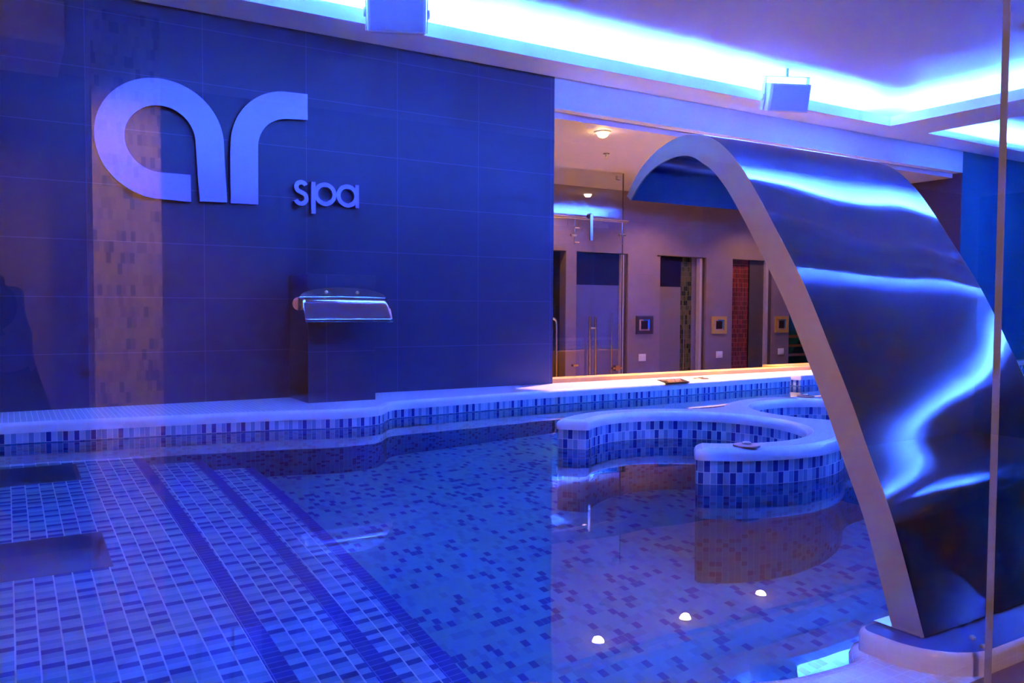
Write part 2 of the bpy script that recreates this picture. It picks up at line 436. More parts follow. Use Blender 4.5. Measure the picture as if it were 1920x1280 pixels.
NEAR = [(-3.2, .80), (-.5, .80), (.40, .80), (.53, .84), (.585, .94), (.612, .985), (.64, .994), (.68, .965), (.714, .942), (.80, .885), (.877, .843), (.969, .808), (1.06, .796), (1.12, .797), (1.16, .83), (1.25, .845), (1.85, .845), (1.95, .80), (3, .80), (9.88, .80)]
near_path = catmull(NEAR, .03)[::-1]          # travel right to left so that 'left' points away from the water
tn = MB(); sweep(tn, near_path, [(0, POOL_FLOOR), (0, TILE_TOP)])
struct(tn.build('wall_pool_near', M['tile_strip'], fix=False))
cn = MB(); nr = sweep(cn, near_path, LIPP, v_from_z=False)
v = []; f = []
for i, (p, q) in enumerate(zip(near_path, nr)):
    v += [(p.x+q.x*.022, p.y+q.y*.022, LEDGE), (p.x, .655, LEDGE)]
    if i: f.append((2*i-2, 2*i, 2*i+1, 2*i-1))
cn.add(v, f)
struct(cn.build('trim_2', M['white_mosaic'], fix=False, smooth=True, angle=50), 'white mosaic coping in front of the glass')

struct(box(-3.2, 9.9, .5, 5.0, POOL_FLOOR-.1, POOL_FLOOR).build('floor_pool', M['tile_deep']))
# platform and two steps at the left, each ending in a dark nosing strip
for k, (x0, x1, d) in enumerate(((-3.2, .556, .50), (.556, .836, .70), (.836, 1.076, .90))):
    z = WATER - d
    o = box(x0, x1-.0505, .7, 4.6, POOL_FLOOR, z).build('floor_pool_step', M['tile_platform']); o.data.transform(Matrix.Translation(o.location)); o.location = (0, 0, 0); struct(o)
    # nosing
    o = MB().box(x1-.0505, x1, .7, 4.6, POOL_FLOOR, z).build('trim_step_nosing', M['tile_nosing'])
    o.data.transform(Matrix.Translation(o.location - Vector((x1-.05, 0, 0)))); o.location = (x1-.05, 0, 0); struct(o)


# --- walls
struct(box(-3.2, 3.342, WALL_Y, 5.10, .5, SOFFIT+.02).build('wall_back', M['slate']), 'dark slate tiled wall carrying the metal letters')
struct(box(1.441, 1.843, 4.546, 4.90, LEDGE-.05, 1.637).build('wall_pier', M['slate'], bevel=.002), 'low dark tiled pier under the steel spout')
struct(box(8.437, 9.9, WALL_Y, 5.57, .5, SOFFIT+.02).build('wall_back_right', M['slate_right']))
struct(box(8.425, 8.437, 4.904, 5.57, .5, 2.872).build('wall_opening_end', M['slate_end']))
struct(box(-3.3, -3.2, -4.3, 7.7, -.4, 3.4).build('wall_left', M['stone']))
struct(box(9.88, 9.98, -4.3, 9.2, -.4, 3.4).build('wall_right', M['slate_right']))
# lintel beam over the opening
struct(box(3.342, 8.435, WALL_Y, 4.985, 2.872, SOFFIT+.01).build('trim_beam', M['white_paint']), 'white beam over the opening')
# --- ceiling with the light coves
struct(box(-3.3, 9.98, .3, 5.0, CEIL, CEIL+.1).build('ceiling', M['ceiling_paint']))
def soffit(x0, x1, y0, y1, lips):
    mb = box(x0, x1, y0, y1, SOFFIT, SOFFIT+.02)
    for l in lips: mb.box(*l, SOFFIT+.02, LIP_TOP)
    return struct(mb.build('ceiling_soffit', M['white_paint']))
CX = 6.745
soffit(-3.2, 9.88, 4.585, 4.92, [(-2.8, CX, 4.585, 4.605), (7.31, 9.88, 4.66, 4.68)])
soffit(CX, 7.31, .95, 4.585, [(CX, CX+.02, .95, 4.605), (7.29, 7.31, .95, 4.66)])
soffit(-3.2, 9.88, .55, .95, [(-2.8, CX, .93, .95), (7.31, 9.88, .93, .95)])
soffit(-3.2, -2.8, .95, 4.585, [(-2.82, -2.8, .95, 4.585)])
def led(x0, x1, y0, y1, label, mat='led'):
    mb = box(x0, x1, y0, y1, SOFFIT+.022, SOFFIT+.034)
    return tag(mb.build('light_strip', M[mat]), label, 'light strip')
led(-1.6, 6.72, 4.74, 4.765, 'blue light strip in the ceiling cove along the dark lettered wall')
led(.6, 6.72, .78, .805, 'blue light strip in the ceiling cove above the front glass', 'led_near')
led(6.90, 6.925, 1.0, 4.55, 'blue light strip on the left side of the ceiling cross beam', 'led_cross')
led(7.13, 7.155, 1.0, 4.55, 'blue light strip on the right side of the ceiling cross beam', 'led_cross')
led(7.4, 9.8, 4.80, 4.825, 'blue light strip in the far right ceiling cove', 'led_near')
led(7.4, 9.8, .78, .805, 'blue light strip above the front glass in the right hand cove', 'led_near')
# --- corridor behind
struct(box(3.1, 10, 4.985, 7.75, -.1, 0).build('floor', M['floor_stone']))
cb = box(3.1, 9.9, 5.0, 7.75, 2.83, 2.97)
struct(cb.build('ceiling_corridor', M['warm_ceiling']))
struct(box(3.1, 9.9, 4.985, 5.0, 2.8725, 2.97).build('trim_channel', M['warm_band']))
struct(box(3.0, 3.1, 5.1, 9.0, 0, 2.9).build('wall_corridor_left', M['stone']))
YB = 7.606
bw = MB()
for x0, x1 in ((5.36, 5.505), (6.25, 6.75), (7.51, 7.975), (8.735, 9.06), (9.85, 9.98)): bw.box(x0, x1, YB, YB+.12, 0, 2.10)
bw.box(3.1, 9.98, YB, YB+.12, 2.10, 2.84)
struct(bw.build('wall_corridor', M['stone']))
# rooms behind the doors
rm = MB(); rm.box(3.1, 10, 9.0, 9.1, 0, 2.9)
for x in (3.1, 5.40, 6.55, 7.72, 8.87): rm.box(x, x+.1, YB+.12, 9.0, 0, 2.6)
rm.box(3.1, 10, YB+.12, 9.0, 2.5, 2.6); rm.box(3.1, 10, YB, 9.0, -.1, 0)
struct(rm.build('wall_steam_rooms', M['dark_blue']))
# sill boards behind the ledge
struct(box(3.342, 6.5, 4.925, 5.075, .0, .942).build('trim_sill', M['wood'], bevel=.004), 'pale wooden sill board behind the white ledge')
struct(box(5.915, 8.43, 5.08, 5.26, .0, .945).build('trim_sill_step', M['wood'], bevel=.004))
# --- corridor the picture is taken from
struct(box(-3.3, 9.98, -4.4, .66, -.1, 0).build('floor_near', M['floor_stone']))
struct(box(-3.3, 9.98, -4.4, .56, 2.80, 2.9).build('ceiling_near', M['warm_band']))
struct(box(-3.3, 9.98, .55, .66, 3.0, 3.35).build('trim_glass_head', M['white_paint']))
struct(box(-3.3, 9.98, -4.4, -4.3, 0, 2.9).build('wall_near', M['stone']))
struct(box(-3.2, 9.88, .50, .654, 0, .885).build('wall_pool_kerb', M['dark']))
struct(box(-3.2, 9.88, .56, .652, .885, .917).build('trim_kerb', M['brown_wood'], bevel=.004))
struct(box(.344, .636, -3.3, -3.0, 0, 2.8).build('pillar', M['pillar_mosaic']), 'tan mosaic pillar mirrored in the glass')
struct(box(-3.2, .243, -3.6, -3.0, 2.61, 2.8).build('trim_bulkhead', M['warm_ceiling']))
# glass screen between camera and pool: two panes with a visible joint
struct(box(-3.2, 1.1548, .612, .622, .917, 3.0).build('window_1', M['glass']))
struct(box(1.1570, 9.88, .612, .622, .917, 3.0).build('window_2', M['glass']))
tag(box(1.1548, 1.1570, .6125, .6215, .917, 3.0).build('glass_joint', M['glass_edge']), 'thin upright joint between the two front glass panes', 'glass joint')

# ================================================================== THINGS
# --- the "ar spa" lettering
sign = thing('wall_sign', (1.14, 4.90, 2.0), 'large metal letters reading ar spa on the dark tiled wall', 'sign')
def arc(cx, cz, r, a0, a1, n=40): return [(cx+r*math.cos(math.radians(a0+(a1-a0)*k/n)), cz+r*math.sin(math.radians(a0+(a1-a0)*k/n))) for k in range(n+1)]
def letter(outlines, y0=4.862, y1=4.892, posts=()):
    mb = MB()
    for k, o in enumerate(outlines): mb.prism(o, lambda u, w, d: (u, d, w), y0+k*.0004, y1)
    for px, pz in posts: mb.tube([(px, 4.885, pz), (px, 4.902, pz)], .008, 8)
    return mb.build('letter', M['letter'], sign)
a_cx, a_cz = .732, 2.36
R_o, R_i = .325, .180
letter([[(.885, 2.033)] + [(a_cx, a_cz-R_o)] + arc(a_cx, a_cz, R_o, 270, 90, 60)[1:] + arc(a_cx, a_cz, 1, 90, 0, 40)[:0]
        + [(a_cx+.332*math.cos(math.radians(t)), a_cz+R_o*math.sin(math.radians(t))) for t in range(88, -1, -2)]
        + [(1.068, 2.25), (1.079, 2.042), (.930, 2.038), (.918, 2.25), (.912, 2.36)] + arc(a_cx, a_cz, R_i, 0, 270, 70)[1:] + [(.884, 2.180)]], posts=[(.5, 2.36), (1.0, 2.15), (.75, 2.1)])
r_cx, r_cz = 1.432, 2.372
letter([[(1.099, 2.040), (1.099, 2.30), (1.101, r_cz)] + [(r_cx+.331*math.cos(math.radians(t)), r_cz+.338*math.sin(math.radians(t))) for t in range(178, 89, -2)]
        + [(1.546, 2.713), (1.546, 2.562), (r_cx, 2.554)] + [(r_cx+.178*math.cos(math.radians(t)), r_cz+.182*math.sin(math.radians(t))) for t in range(92, 181, 2)] + [(1.254, 2.30), (1.253, 2.043)]], posts=[(1.17, 2.1), (1.48, 2.63)])
def ring(cx, cz, ro, ri):
    return arc(cx, cz, ro, 0, 359.99, 48) + arc(cx, cz, ri, 359.99, 0, 48)
# s
def stroke(pts, w):
    P = [Vector(p) for p in pts]; L = []; Rr = []
    for p, nn in zip(P, normals2(P)): L.append(tuple(p+nn*w/2)); Rr.append(tuple(p-nn*w/2))
    return L + Rr[::-1]
s_pts = arc(1.506, 2.163, .0295, 25, 180, 20) + arc(1.506, 2.163, .0295, 182, 262, 10) + arc(1.503, 2.098, .033, 80, 0, 12) + arc(1.503, 2.098, .033, -2, -158, 22)
letter([stroke(s_pts, .0255)])
letter([ring(1.652, 2.132, .070, .0445), [(1.566, 2.012), (1.592, 2.012), (1.592, 2.2), (1.566, 2.2)]])
letter([ring(1.792, 2.132, .070, .0445), [(1.842, 2.062), (1.866, 2.062), (1.866, 2.203), (1.842, 2.203)]])

# --- small steel spout on the pier
sp = thing('waterfall_spout', (1.605, 4.5, 1.36), 'small curved steel water spout mounted on the dark tiled pier', 'water spout')
YS = 4.42; XA, XB = 1.355, 1.858
mb = MB()
arcp = [(XA + (XB-XA)*k/32, 1.507 + .055*math.sqrt(max(0, 1-((k-16)/16)**2))) for k in range(33)]
mb.prism(arcp, lambda u, w, d: (u, d, w), YS, YS+.006)
bpl = mb.build('back_plate', M['steel_plain'], sp)
prof = [(4.420, 1.508), (4.405, 1.500), (4.388, 1.487), (4.370, 1.468), (4.352, 1.444), (4.337, 1.417), (4.325, 1.390), (4.318, 1.371)]
mb = MB(); v = []; f = []
for j, (y, z) in enumerate(prof):
    for i in range(25):
        x = XA+.002 + (XB-XA-.004)*i/24
        v.append((x, y, z + .0035*(1-((i-12)/12)**2)*(1-j/7)))
for j in range(7):
    for i in range(24): f.append((j*25+i, j*25+i+1, (j+1)*25+i+1, (j+1)*25+i))
mb.add(v, f)
o = mb.build('spout_sheet', M['steel'], sp, smooth=True, fix=False)
md = o.modifiers.new('thickness', 'SOLIDIFY'); md.thickness = .003; md.offset = 0
box(1.47, 1.80, 4.424, 4.548, 1.44, 1.50).build('mount', M['steel_plain'], sp)
for bx in (1.505, 1.685):
    MB().lathe([(.009, 0), (.009, -.004), (.004, -.006)], (bx, YS, 1.535), (0, 1, 0), 12).build('bolt', M['steel_edge'], bpl)
pc = at(559, 569, Y=4.47)
MB().tube([(pc.x, 4.465, pc.z), (pc.x+.10, 4.56, pc.z)], .036, 28).build('pipe_end', M['copper_disc'], sp, smooth=True)
MB().box(pc.x-.003, pc.x+.003, 4.448, 4.466, pc.z-.045, pc.z+.036).build('end_rib', M['warm_lit_steel'], sp)

# --- big steel cascade in the foreground
XL, XR = 1.197, 1.757
cas = thing('waterfall_cascade', ((XL+XR)/2, .80, .945), 'tall arched stainless steel waterfall sheet in front at right', 'water cascade')
OUT = [(.736, .947), (.771, 1.055), (.800, 1.135), (.836, 1.213), (.873, 1.297), (.918, 1.388), (.974, 1.496), (1.040, 1.600), (1.085, 1.668), (1.13, 1.728), (1.18, 1.775), (1.235, 1.802), (1.29, 1.808), (1.345, 1.797), (1.395, 1.774), (1.432, 1.744), (1.464, 1.704)]
po = catmull(OUT, .012)
no = normals2(po)
def thick(i):
    t = i/(len(po)-1)
    return .052 if t < .78 else .052 - (t-.78)/.22*.036
pi_ = [p - n*thick(i) for i, (p, n) in enumerate(zip(po, no))]
pm_ = [p - n*.004 for p, n in zip(po, no)]
def sheet(path, x0, x1, nx, crown=0.0):
    mb = MB(); v = []; f = []; n = len(path); nrm = normals2(path)
    for i in range(nx+1):
        e = crown*(1-(2*i/nx-1)**2)
        for j, p in enumerate(path):
            q = p + nrm[j]*e*math.sin(PI*j/(n-1))
            v.append((x0+(x1-x0)*i/nx, q.x, q.y))
    for i in range(nx):
        for j in range(n-1): f.append((i*n+j, i*n+j+1, (i+1)*n+j+1, (i+1)*n+j))
    return mb.add(v, f)
sheet(po, XL+.0005, XR-.0005, 24, .003).build('front_sheet', M['steel'], cas, smooth=True, fix=False)
sheet(pi_, XL+.0005, XR-.0005, 4).build('inner_sheet', M['steel_dark'], cas, smooth=True, fix=False)
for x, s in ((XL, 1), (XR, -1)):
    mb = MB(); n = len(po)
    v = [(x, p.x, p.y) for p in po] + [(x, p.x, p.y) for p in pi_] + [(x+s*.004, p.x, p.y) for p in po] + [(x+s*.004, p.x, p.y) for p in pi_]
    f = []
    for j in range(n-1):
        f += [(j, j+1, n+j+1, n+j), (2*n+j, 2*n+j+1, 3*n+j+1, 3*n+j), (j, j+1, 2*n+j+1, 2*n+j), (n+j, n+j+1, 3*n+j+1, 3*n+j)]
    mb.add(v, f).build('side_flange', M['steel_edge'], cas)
e0, e1 = po[-1], pi_[-1]
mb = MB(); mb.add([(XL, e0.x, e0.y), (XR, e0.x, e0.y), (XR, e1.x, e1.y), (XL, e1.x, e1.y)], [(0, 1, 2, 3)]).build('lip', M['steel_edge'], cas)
box(XL-.004, XR+.004, .742, .82, .9445, .9475).build('base_plate', M['steel_plain'], cas)
for bx, by in ((1.245, .672), (1.265, .700), (1.60, .700)):
    MB().lathe([(.005, 0), (.005, .003), (.003, .005)], (bx, by, .9442), (0, 0, 1), 10).build('bolt', M['steel_edge'], cas)
# plinth the cascade stands on
def rrect(x0, x1, y0, y1, radii, n=10):
    out = []
    for (cx, cy, a0), r in zip(((x0, y0, 180), (x1, y0, 270), (x1, y1, 0), (x0, y1, 90)), radii):
        ox = cx + (r if cx == x0 else -r); oy = cy + (r if cy == y0 else -r)
        out += [(ox+r*math.cos(math.radians(a0+90*k/n)), oy+r*math.sin(math.radians(a0+90*k/n))) for k in range(n+1)]
    return out
pl = [Vector(p) for p in rrect(1.143, 1.86, .654, .826, (.11, .08, .03, .03))]
mb = MB(); sweep(mb, pl, [(0, LEDGE-.06), (0, .936), (.003, .942), (.009, .9445)], closed=True, v_from_z=False)
nn = normals2(pl, True)
m2 = MB(); m2.add([(p.x+q.x*.009, p.y+q.y*.009, .9443) for p, q in zip(pl, nn)], [tuple(range(len(pl)))]); struct(m2.build('trim_plinth_top', M['plinth_top']))
struct(mb.build('trim_plinth', M['white_mosaic'], smooth=True, angle=50), 'raised white mosaic plinth under the steel cascade')

# --- double tub wall standing in the water
def tub_outline():
    c1, c2 = Vector((2.57, 2.665)), Vector((3.68, 2.705)); ro, ri, rf = .615, .470, .30
    d = (c2-c1); h = d.length/2; ex = d.normalized(); ey = Vector((-ex.y, ex.x)); mid = (c1+c2)/2
    k = math.sqrt((ro+rf)**2 - h*h)
    ft, fb = mid+ey*k, mid-ey*k
    def A(c, r, a0, a1, n):
        return [c+Vector((math.cos(a0+(a1-a0)*i/n), math.sin(a0+(a1-a0)*i/n)))*r for i in range(n+1)]
    ang = lambda v: math.atan2(v.y, v.x)
    op = math.radians(133)
    P = []
    P += A(c1, ro, op, ang(ft-c1), 40)                           # upper outer of tub one, towards the right
    a0, a1 = ang(c1-ft), ang(c2-ft)
    P += A(ft, rf, a0 if a0 < 0 else a0-2*PI, a1 if a1 < 0 else a1-2*PI, 24)[1:]
    a0 = ang(ft-c2); P += A(c2, ro, a0, PI-op, 40)[1:]           # upper outer of tub two
    P += A(c2, ri, PI-op, 2*PI-(PI-op), 110)                      # its inner wall, round the left side
    P += A(c2, ro, -(PI-op), ang(fb-c2), 40)                      # lower outer of tub two
    a0, a1 = ang(c2-fb), ang(c1-fb)
    P += A(fb, rf, a0, a1, 24)[1:]
    P += A(c1, ro, ang(fb-c1), -op, 40)[1:]
    P += A(c1, ri, -op, op, 110)
    # remove duplicates and round the four end corners
    Q = []
    for p in P:
        if not Q or (p-Q[-1]).length > 1e-4: Q.append(p)
    if (Q[0]-Q[-1]).length < 1e-4: Q.pop()
    n = len(Q); out = []
    for i in range(n):
        a, b, c = Q[i-1], Q[i], Q[(i+1) % n]
        d1, d2 = (b-a), (c-b)
        if d1.angle(d2) > .8:
            u1, u2 = -d1.normalized(), d2.normalized(); r = .035 if True else 0
            p0, p1 = b+u1*min(r, d1.length*.98), b+u2*min(r, d2.length*.98)
            for k in range(7):
                t = k/6; out.append(p0*(1-t)**2 + b*2*t*(1-t) + p1*t**2)
        else: out.append(b)
    return out
tp = tub_outline()[::-1]
# travel direction: make sure 'left' points into the wall
area = sum(tp[i-1].x*tp[i].y - tp[i].x*tp[i-1].y for i in range(len(tp)))
if area < 0: tp = tp[::-1]
# resample evenly
def resample(P, step):
    out = []; n = len(P)
    for i in range(n):
        a, b = P[i], P[(i+1) % n]; m = max(1, round((b-a).length/step))
        out += [a+(b-a)*k/m for k in range(m)]
    return out
tp = resample(tp, .02)
tub = thing('tub_wall', (3.1, 2.68, POOL_FLOOR), 'curved double tub wall of blue mosaic with white coping standing in the pool', 'tub wall')
mb = MB(); sweep(mb, tp, [(0, .81), (0, .8975)], closed=True); mb.build('tiled_wall', M['tile_tub'], tub, fix=False, smooth=True, angle=50)
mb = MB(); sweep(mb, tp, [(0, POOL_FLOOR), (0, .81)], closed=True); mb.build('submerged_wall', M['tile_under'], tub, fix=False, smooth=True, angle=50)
mb = MB()
prof = [(.006, .8975), (-.006, .8975), (-.007, .918), (-.002, .930), (.010, .938), (.026, .943)]
nn = sweep(mb, tp, prof, closed=True, v_from_z=False)
mb.build('coping', M['white_mosaic'], tub, fix=False, smooth=True, angle=50)
from mathutils.geometry import tessellate_polygon
rim = [Vector((p.x, p.y, WATER)) for p in far_path] + [Vector((p.x, p.y, WATER)) for p in near_path]
hole = [Vector((p.x, p.y, WATER)) for p in tp]
loops = [rim, hole]; flat = rim + hole
w = MB(); w.add(flat, [tuple(t) for t in tessellate_polygon(loops)])
wo = w.build('pool_water', M['water'], fix=False)
bm = bmesh.new(); bm.from_mesh(wo.data)
for fc in bm.faces:
    if fc.normal.z < 0: fc.normal_flip()
bm.to_mesh(wo.data); bm.free()
tag(wo, 'still clear water filling the blue mosaic pool', 'water', kind='stuff')
ins = [Vector((p.x+q.x*.026, p.y+q.y*.026, .943)) for p, q in zip(tp, nn)]
mb = MB(); mb.add(ins, [tuple(t) for t in tessellate_polygon([ins])]); mb.build('coping_top', M['white_mosaic'], tub)

# --- bronze air buttons
def disc(loc, r, label):
    t = thing('air_button', loc, label, 'button', 'bronze air buttons on the white coping')
    pt = MB().lathe([(r, 0), (r, .003), (r*.96, .006), (r*.4, .008), (r*.36, .008)], loc, (0, 0, 1), 32).build('plate', M['copper_disc'], t, smooth=True)
    MB().lathe([(r*.34, .0075), (r*.34, .014), (r*.25, .017)], loc, (0, 0, 1), 24).build('knob', M['steel_plain'], pt, smooth=True)
    return t
disc((2.343, 2.152, .943), .050, 'bronze air button on the near end of the tub wall')
disc((3.975, 3.205, .943), .050, 'bronze air button on the far tub, just left of the steel cascade')
disc((4.60, 4.70, LEDGE), .060, 'bronze air button on the far ledge beside the brown plaque')
# --- plaque
q = thing('warning_plaque', (4.30, 4.67, LEDGE), 'small brown plaque with pale lines of lettering lying on the far ledge', 'plaque')
cs = [at(*p, Z=LEDGE+.004) for p in ((1232, 711.5), (1276, 709), (1294, 715.5), (1250, 718.2))]
mb = MB(); mb.add([(c.x, c.y, LEDGE) for c in cs] + [(c.x, c.y, LEDGE+.004) for c in cs], [(0, 1, 2, 3), (4, 5, 6, 7), (0, 1, 5, 4), (1, 2, 6, 5), (2, 3, 7, 6), (3, 0, 4, 7)]); mb.build('board', M['plaque'], q)
mb = MB()
for row, (t0, t1, runs) in enumerate(((.18, .34, ((.10, .30), (.33, .62), (.65, .88))), (.42, .56, ((.22, .40), (.43, .55), (.58, .80))), (.66, .80, ((.18, .46), (.50, .66), (.69, .76))))):
    for u0, u1 in runs:
        P = lambda u, t: (cs[0]*(1-u)+cs[1]*u)*(1-t) + (cs[3]*(1-u)+cs[2]*u)*t
        pts = [P(u0, t0), P(u1, t0), P(u1, t1), P(u0, t1)]
        mb.add([(p.x, p.y, LEDGE+.0046) for p in pts], [(0, 1, 2, 3)])
mb.build('lettering', M['plaque_mark'], q)

# --- loudspeakers under the coves
def speaker(c, w, h, label):
    c = Vector(c)
    t = thing('loudspeaker', c, label, 'loudspeaker', 'white loudspeakers hung under the ceiling cove')
    yaw = math.radians(-24); tilt = math.radians(16)
    R = Matrix.Rotation(yaw, 3, 'Z') @ Matrix.Rotation(tilt, 3, 'X')
    ax, ay, az = R @ Vector((1, 0, 0)), R @ Vector((0, 1, 0)), R @ Vector((0, 0, 1))
    d = .20
    prof = [(-w*.47, .5*d), (-w*.5, -.42*d), (-w*.48, -.5*d), (w*.48, -.5*d), (w*.5, -.42*d), (w*.47, .5*d)]
    mb = MB(); mb.prism(prof, lambda u, v_, q_: c+ax*u+ay*v_+az*q_, -h/2, h/2); cab = mb.build('cabinet', M['speaker'], t, bevel=.014)
    mb = MB(); mb.obox(c-ay*(.5*d+.002), ax*w*.445, ay*.004, az*h*.44); mb.build('grille', M['speaker_grille'], cab, bevel=.003)
    # U bracket: side plates, top plate and ceiling post
    mb = MB()
    for s in (-1, 1): mb.obox(c+ax*s*(w*.5+.008)+az*.03, ax*.0025, ay*.022, az*(h/2+.02))
    mb.obox(c+az*(h/2+.05), ax*(w*.5+.011), ay*.022, az*.0025)
    brk = mb.build('bracket', M['speaker'], t)
    for s in (-1, 1):
        MB().lathe([(.026, 0), (.026, .010), (.014, .014)], c+ax*s*(w*.5+.0105), ax*s, 20).build('knob', M['speaker'], brk, smooth=True)
    tc_ = c+az*(h/2+.05)
    MB().tube([tc_, (tc_.x, tc_.y, CEIL+.001)], .012, 12).build('ceiling_post', M['speaker'], brk)
    return t
speaker((1.925, 4.42, 3.125), .33, .22, 'white loudspeaker hung over the dark lettered wall')
speaker((5.165, 4.42, 3.090), .33, .21, 'white loudspeaker hung over the opening, above the steel cascade')

# --- ceiling fittings in the corridor
def lamp(x, y, z, label):
    t = thing('downlight', (x, y, z), label, 'lamp', 'warm downlights in the corridor ceiling')
    tr = MB().lathe([(.065, 0), (.065, -.006), (.052, -.012), (.047, -.004)], (x, y, z), (0, 0, 1), 24).build('trim_ring', M['white_paint'], t, smooth=True)
    MB().lathe([(.046, -.006), (.043, -.022), (.034, -.036), (.018, -.045)], (x, y, z), (0, 0, 1), 20).build('lens', M['lamp'], tr, smooth=True)
    return t
names = ['warm glowing downlight in the corridor ceiling next to the dark wall edge', 'warm downlight behind the arch top of the steel cascade', 'warm downlight in the corridor ceiling behind the steel sheet']
for (x, y), nm in zip(CORRIDOR_LAMPS, names): lamp(x, y, 2.83, nm)
p = at(1137, 287, Z=2.83)
t = thing('fire_sprinkler', p, 'small fire sprinkler hanging from the corridor ceiling below the glowing downlight', 'sprinkler')
MB().lathe([(.030, 0), (.030, -.006), (.012, -.008), (.010, -.030)], p, (0, 0, 1), 16).build('body', M['steel_plain'], t, smooth=True)
MB().lathe([(.004, -.030), (.004, -.050), (.020, -.052), (.020, -.055)], p, (0, 0, 1), 16).build('deflector', M['steel_edge'], t, smooth=True)

# --- glass partition with sliding door in the corridor
YG = 6.644
fx = thing('glass_partition', (5.19, YG, 0), 'fixed clear glass partition beside the sliding glass door', 'glass partition')
box(4.99, 5.39, YG, YG+.01, 0, 2.24).build('pane', M['glass'], fx)
box(4.20, 5.39, YG, YG+.01, 2.246, 2.83).build('transom_pane', M['glass'], fx)
box(5.386, 5.392, YG-.001, YG+.011, 0, 2.83).build('pane_edge', M['dark'], fx)
mb = MB().box(5.27, 5.385, YG-.012, YG+.022, .835, .855); mb.box(5.30, 5.345, YG-.02, YG+.03, .82, .875); mb.build('floor_clamp', M['warm_lit_steel'], fx)
MB().tube([(5.30, YG-.05, 2.195), (5.375, YG-.05, 2.20)], .016, 14).build('wall_clamp', M['steel_plain'], fx)
MB().box(5.30, 5.345, YG-.012, YG+.022, 2.76, 2.80).build('top_clamp', M['steel_plain'], fx)
sd = thing('sliding_glass_door', (4.6, YG-.05, 0), 'clear sliding glass door hung from a steel rail next to the dark wall', 'door')
box(4.20, 4.995, YG-.05, YG-.04, .02, 2.24).build('pane', M['glass'], sd)
for x in (4.915, 4.985): pb = MB().tube([(x, YG-.085, .55), (x, YG-.085, 1.372)], .0125, 12).build('pull_bar', M['steel_plain'], sd)
MB().tube([(4.915, YG-.085, 1.26), (4.985, YG-.085, 1.26)], .011, 10).build('cross_pin', M['steel_plain'], pb)
MB().tube([(4.18, YG-.075, 2.338), (5.395, YG-.075, 2.333)], .013, 12).build('rail', M['warm_lit_steel'], sd)
MB().box(4.893, 4.925, YG-.108, YG-.094, 2.12, 2.375).build('hanger_strap', M['steel_plain'], sd)
MB().lathe([(.026, 0), (.026, .03)], (4.902, YG-.096, 2.362), (0, 1, 0), 20).build('roller', M['black'], sd)
MB().tube([(4.74, YG-.06, 2.08), (4.74, YG-.06, 2.36)], .006, 8).build('hanger_rod', M['steel_plain'], sd)
mb = MB(); 
for z in (2.10, 2.24): mb.tube([(4.735, YG-.065, z), (4.79, YG-.065, z)], .008, 8)
mb.tube([(4.69, YG-.065, 2.165), (4.755, YG-.065, 2.165)], .013, 10); mb.build('rod_clamp', M['steel_plain'], sd)
MB().tube([(5.318, YG-.075, 2.10), (5.318, YG-.075, 2.32)], .006, 8).build('hanger_rod', M['steel_plain'], sd)
MB().box(4.73, 4.79, YG-.07, YG-.035, .885, .905).build('floor_guide', M['steel_plain'], sd)
hp = at(1038, 608, Y=6.4); 
MB().tube([(hp.x-.02, 6.4, 1.36), (hp.x+.01, 6.4, 1.352), (hp.x+.028, 6.4, 1.335), (hp.x+.034, 6.4, 1.30), (hp.x+.034, 6.4, .70)], .011, 12).build('grab_rail', M['steel_plain'], sd, smooth=True)

# --- steam room doors
def jamb(x, label_):
    return None
d1 = struct(box(5.505, 6.165, YB+.06, YB+.07, .01, 1.726).build('door_1', M['frost']), 'frosted glass door seen through the glass partition')
box(5.505, 6.165, YB+.06, YB+.07, 1.727, 2.09).build('upper_pane', M['dark_glass'], d1)
box(6.165, 6.205, YB+.02, YB+.08, 0, 2.09).build('post', M['post'], d1)
box(6.205, 6.25, YB+.03, YB+.10, 0, 2.10).build('jamb', M['dark'], d1)
MB().tube([(6.03, YB+.02, .70), (6.03, YB+.02, 1.40)], .008, 8).build('door_handle', M['steel_plain'], d1)
d2 = struct(box(6.75, 7.14, YB+.06, YB+.07, .01, 1.726).build('door_2', M['frost']), 'half frosted glass door in front of the green mosaic')
d2.data.materials[0] = plain('brownish_frosted_glass', (.19, .14, .16), .4)
box(6.75, 7.14, YB+.06, YB+.07, 1.727, 2.09).build('upper_pane', M['dark_glass'], d2)
box(7.42, 7.46, YB+.02, YB+.08, 0, 2.09).build('post', M['post'], d2)
box(7.46, 7.51, YB+.03, YB+.10, 0, 2.10).build('jamb', M['dark'], d2)
MB().tube([(7.16, YB+.02, .70), (7.16, YB+.02, 1.41)], .008, 8).build('door_handle', M['steel_plain'], d2)
d3 = struct(box(8.355, 8.617, YB+.06, YB+.07, .01, 2.09).build('door_3', M['dark']), 'dark door beside the red mosaic')
box(8.617, 8.665, YB+.02, YB+.08, 0, 2.09).build('post', M['post'], d3)
box(8.665, 8.735, YB+.03, YB+.10, 0, 2.10).build('jamb', M['dark'], d3)
struct(box(7.17, 7.36, YB+.10, YB+.2, 0, 2.5).build('wall_green', M['green_mosaic']), 'green mosaic shower wall')
struct(box(7.36, 7.50, YB+.10, YB+.2, 0, 2.5).build('wall_green_pier', M['stone']))
struct(box(8.04, 8.36, YB+.09, YB+.2, 0, 2.5).build('wall_red', M['red_mosaic']), 'red mosaic shower wall')
struct(box(6.70, 6.76, YB, YB+.12, 2.085, 2.10).build('trim_lintel', M['stone']))
sh = thing('shelf', (9.4, YB+.3, 0), 'dark bench rails in the doorway beside the steel cascade', 'bench')
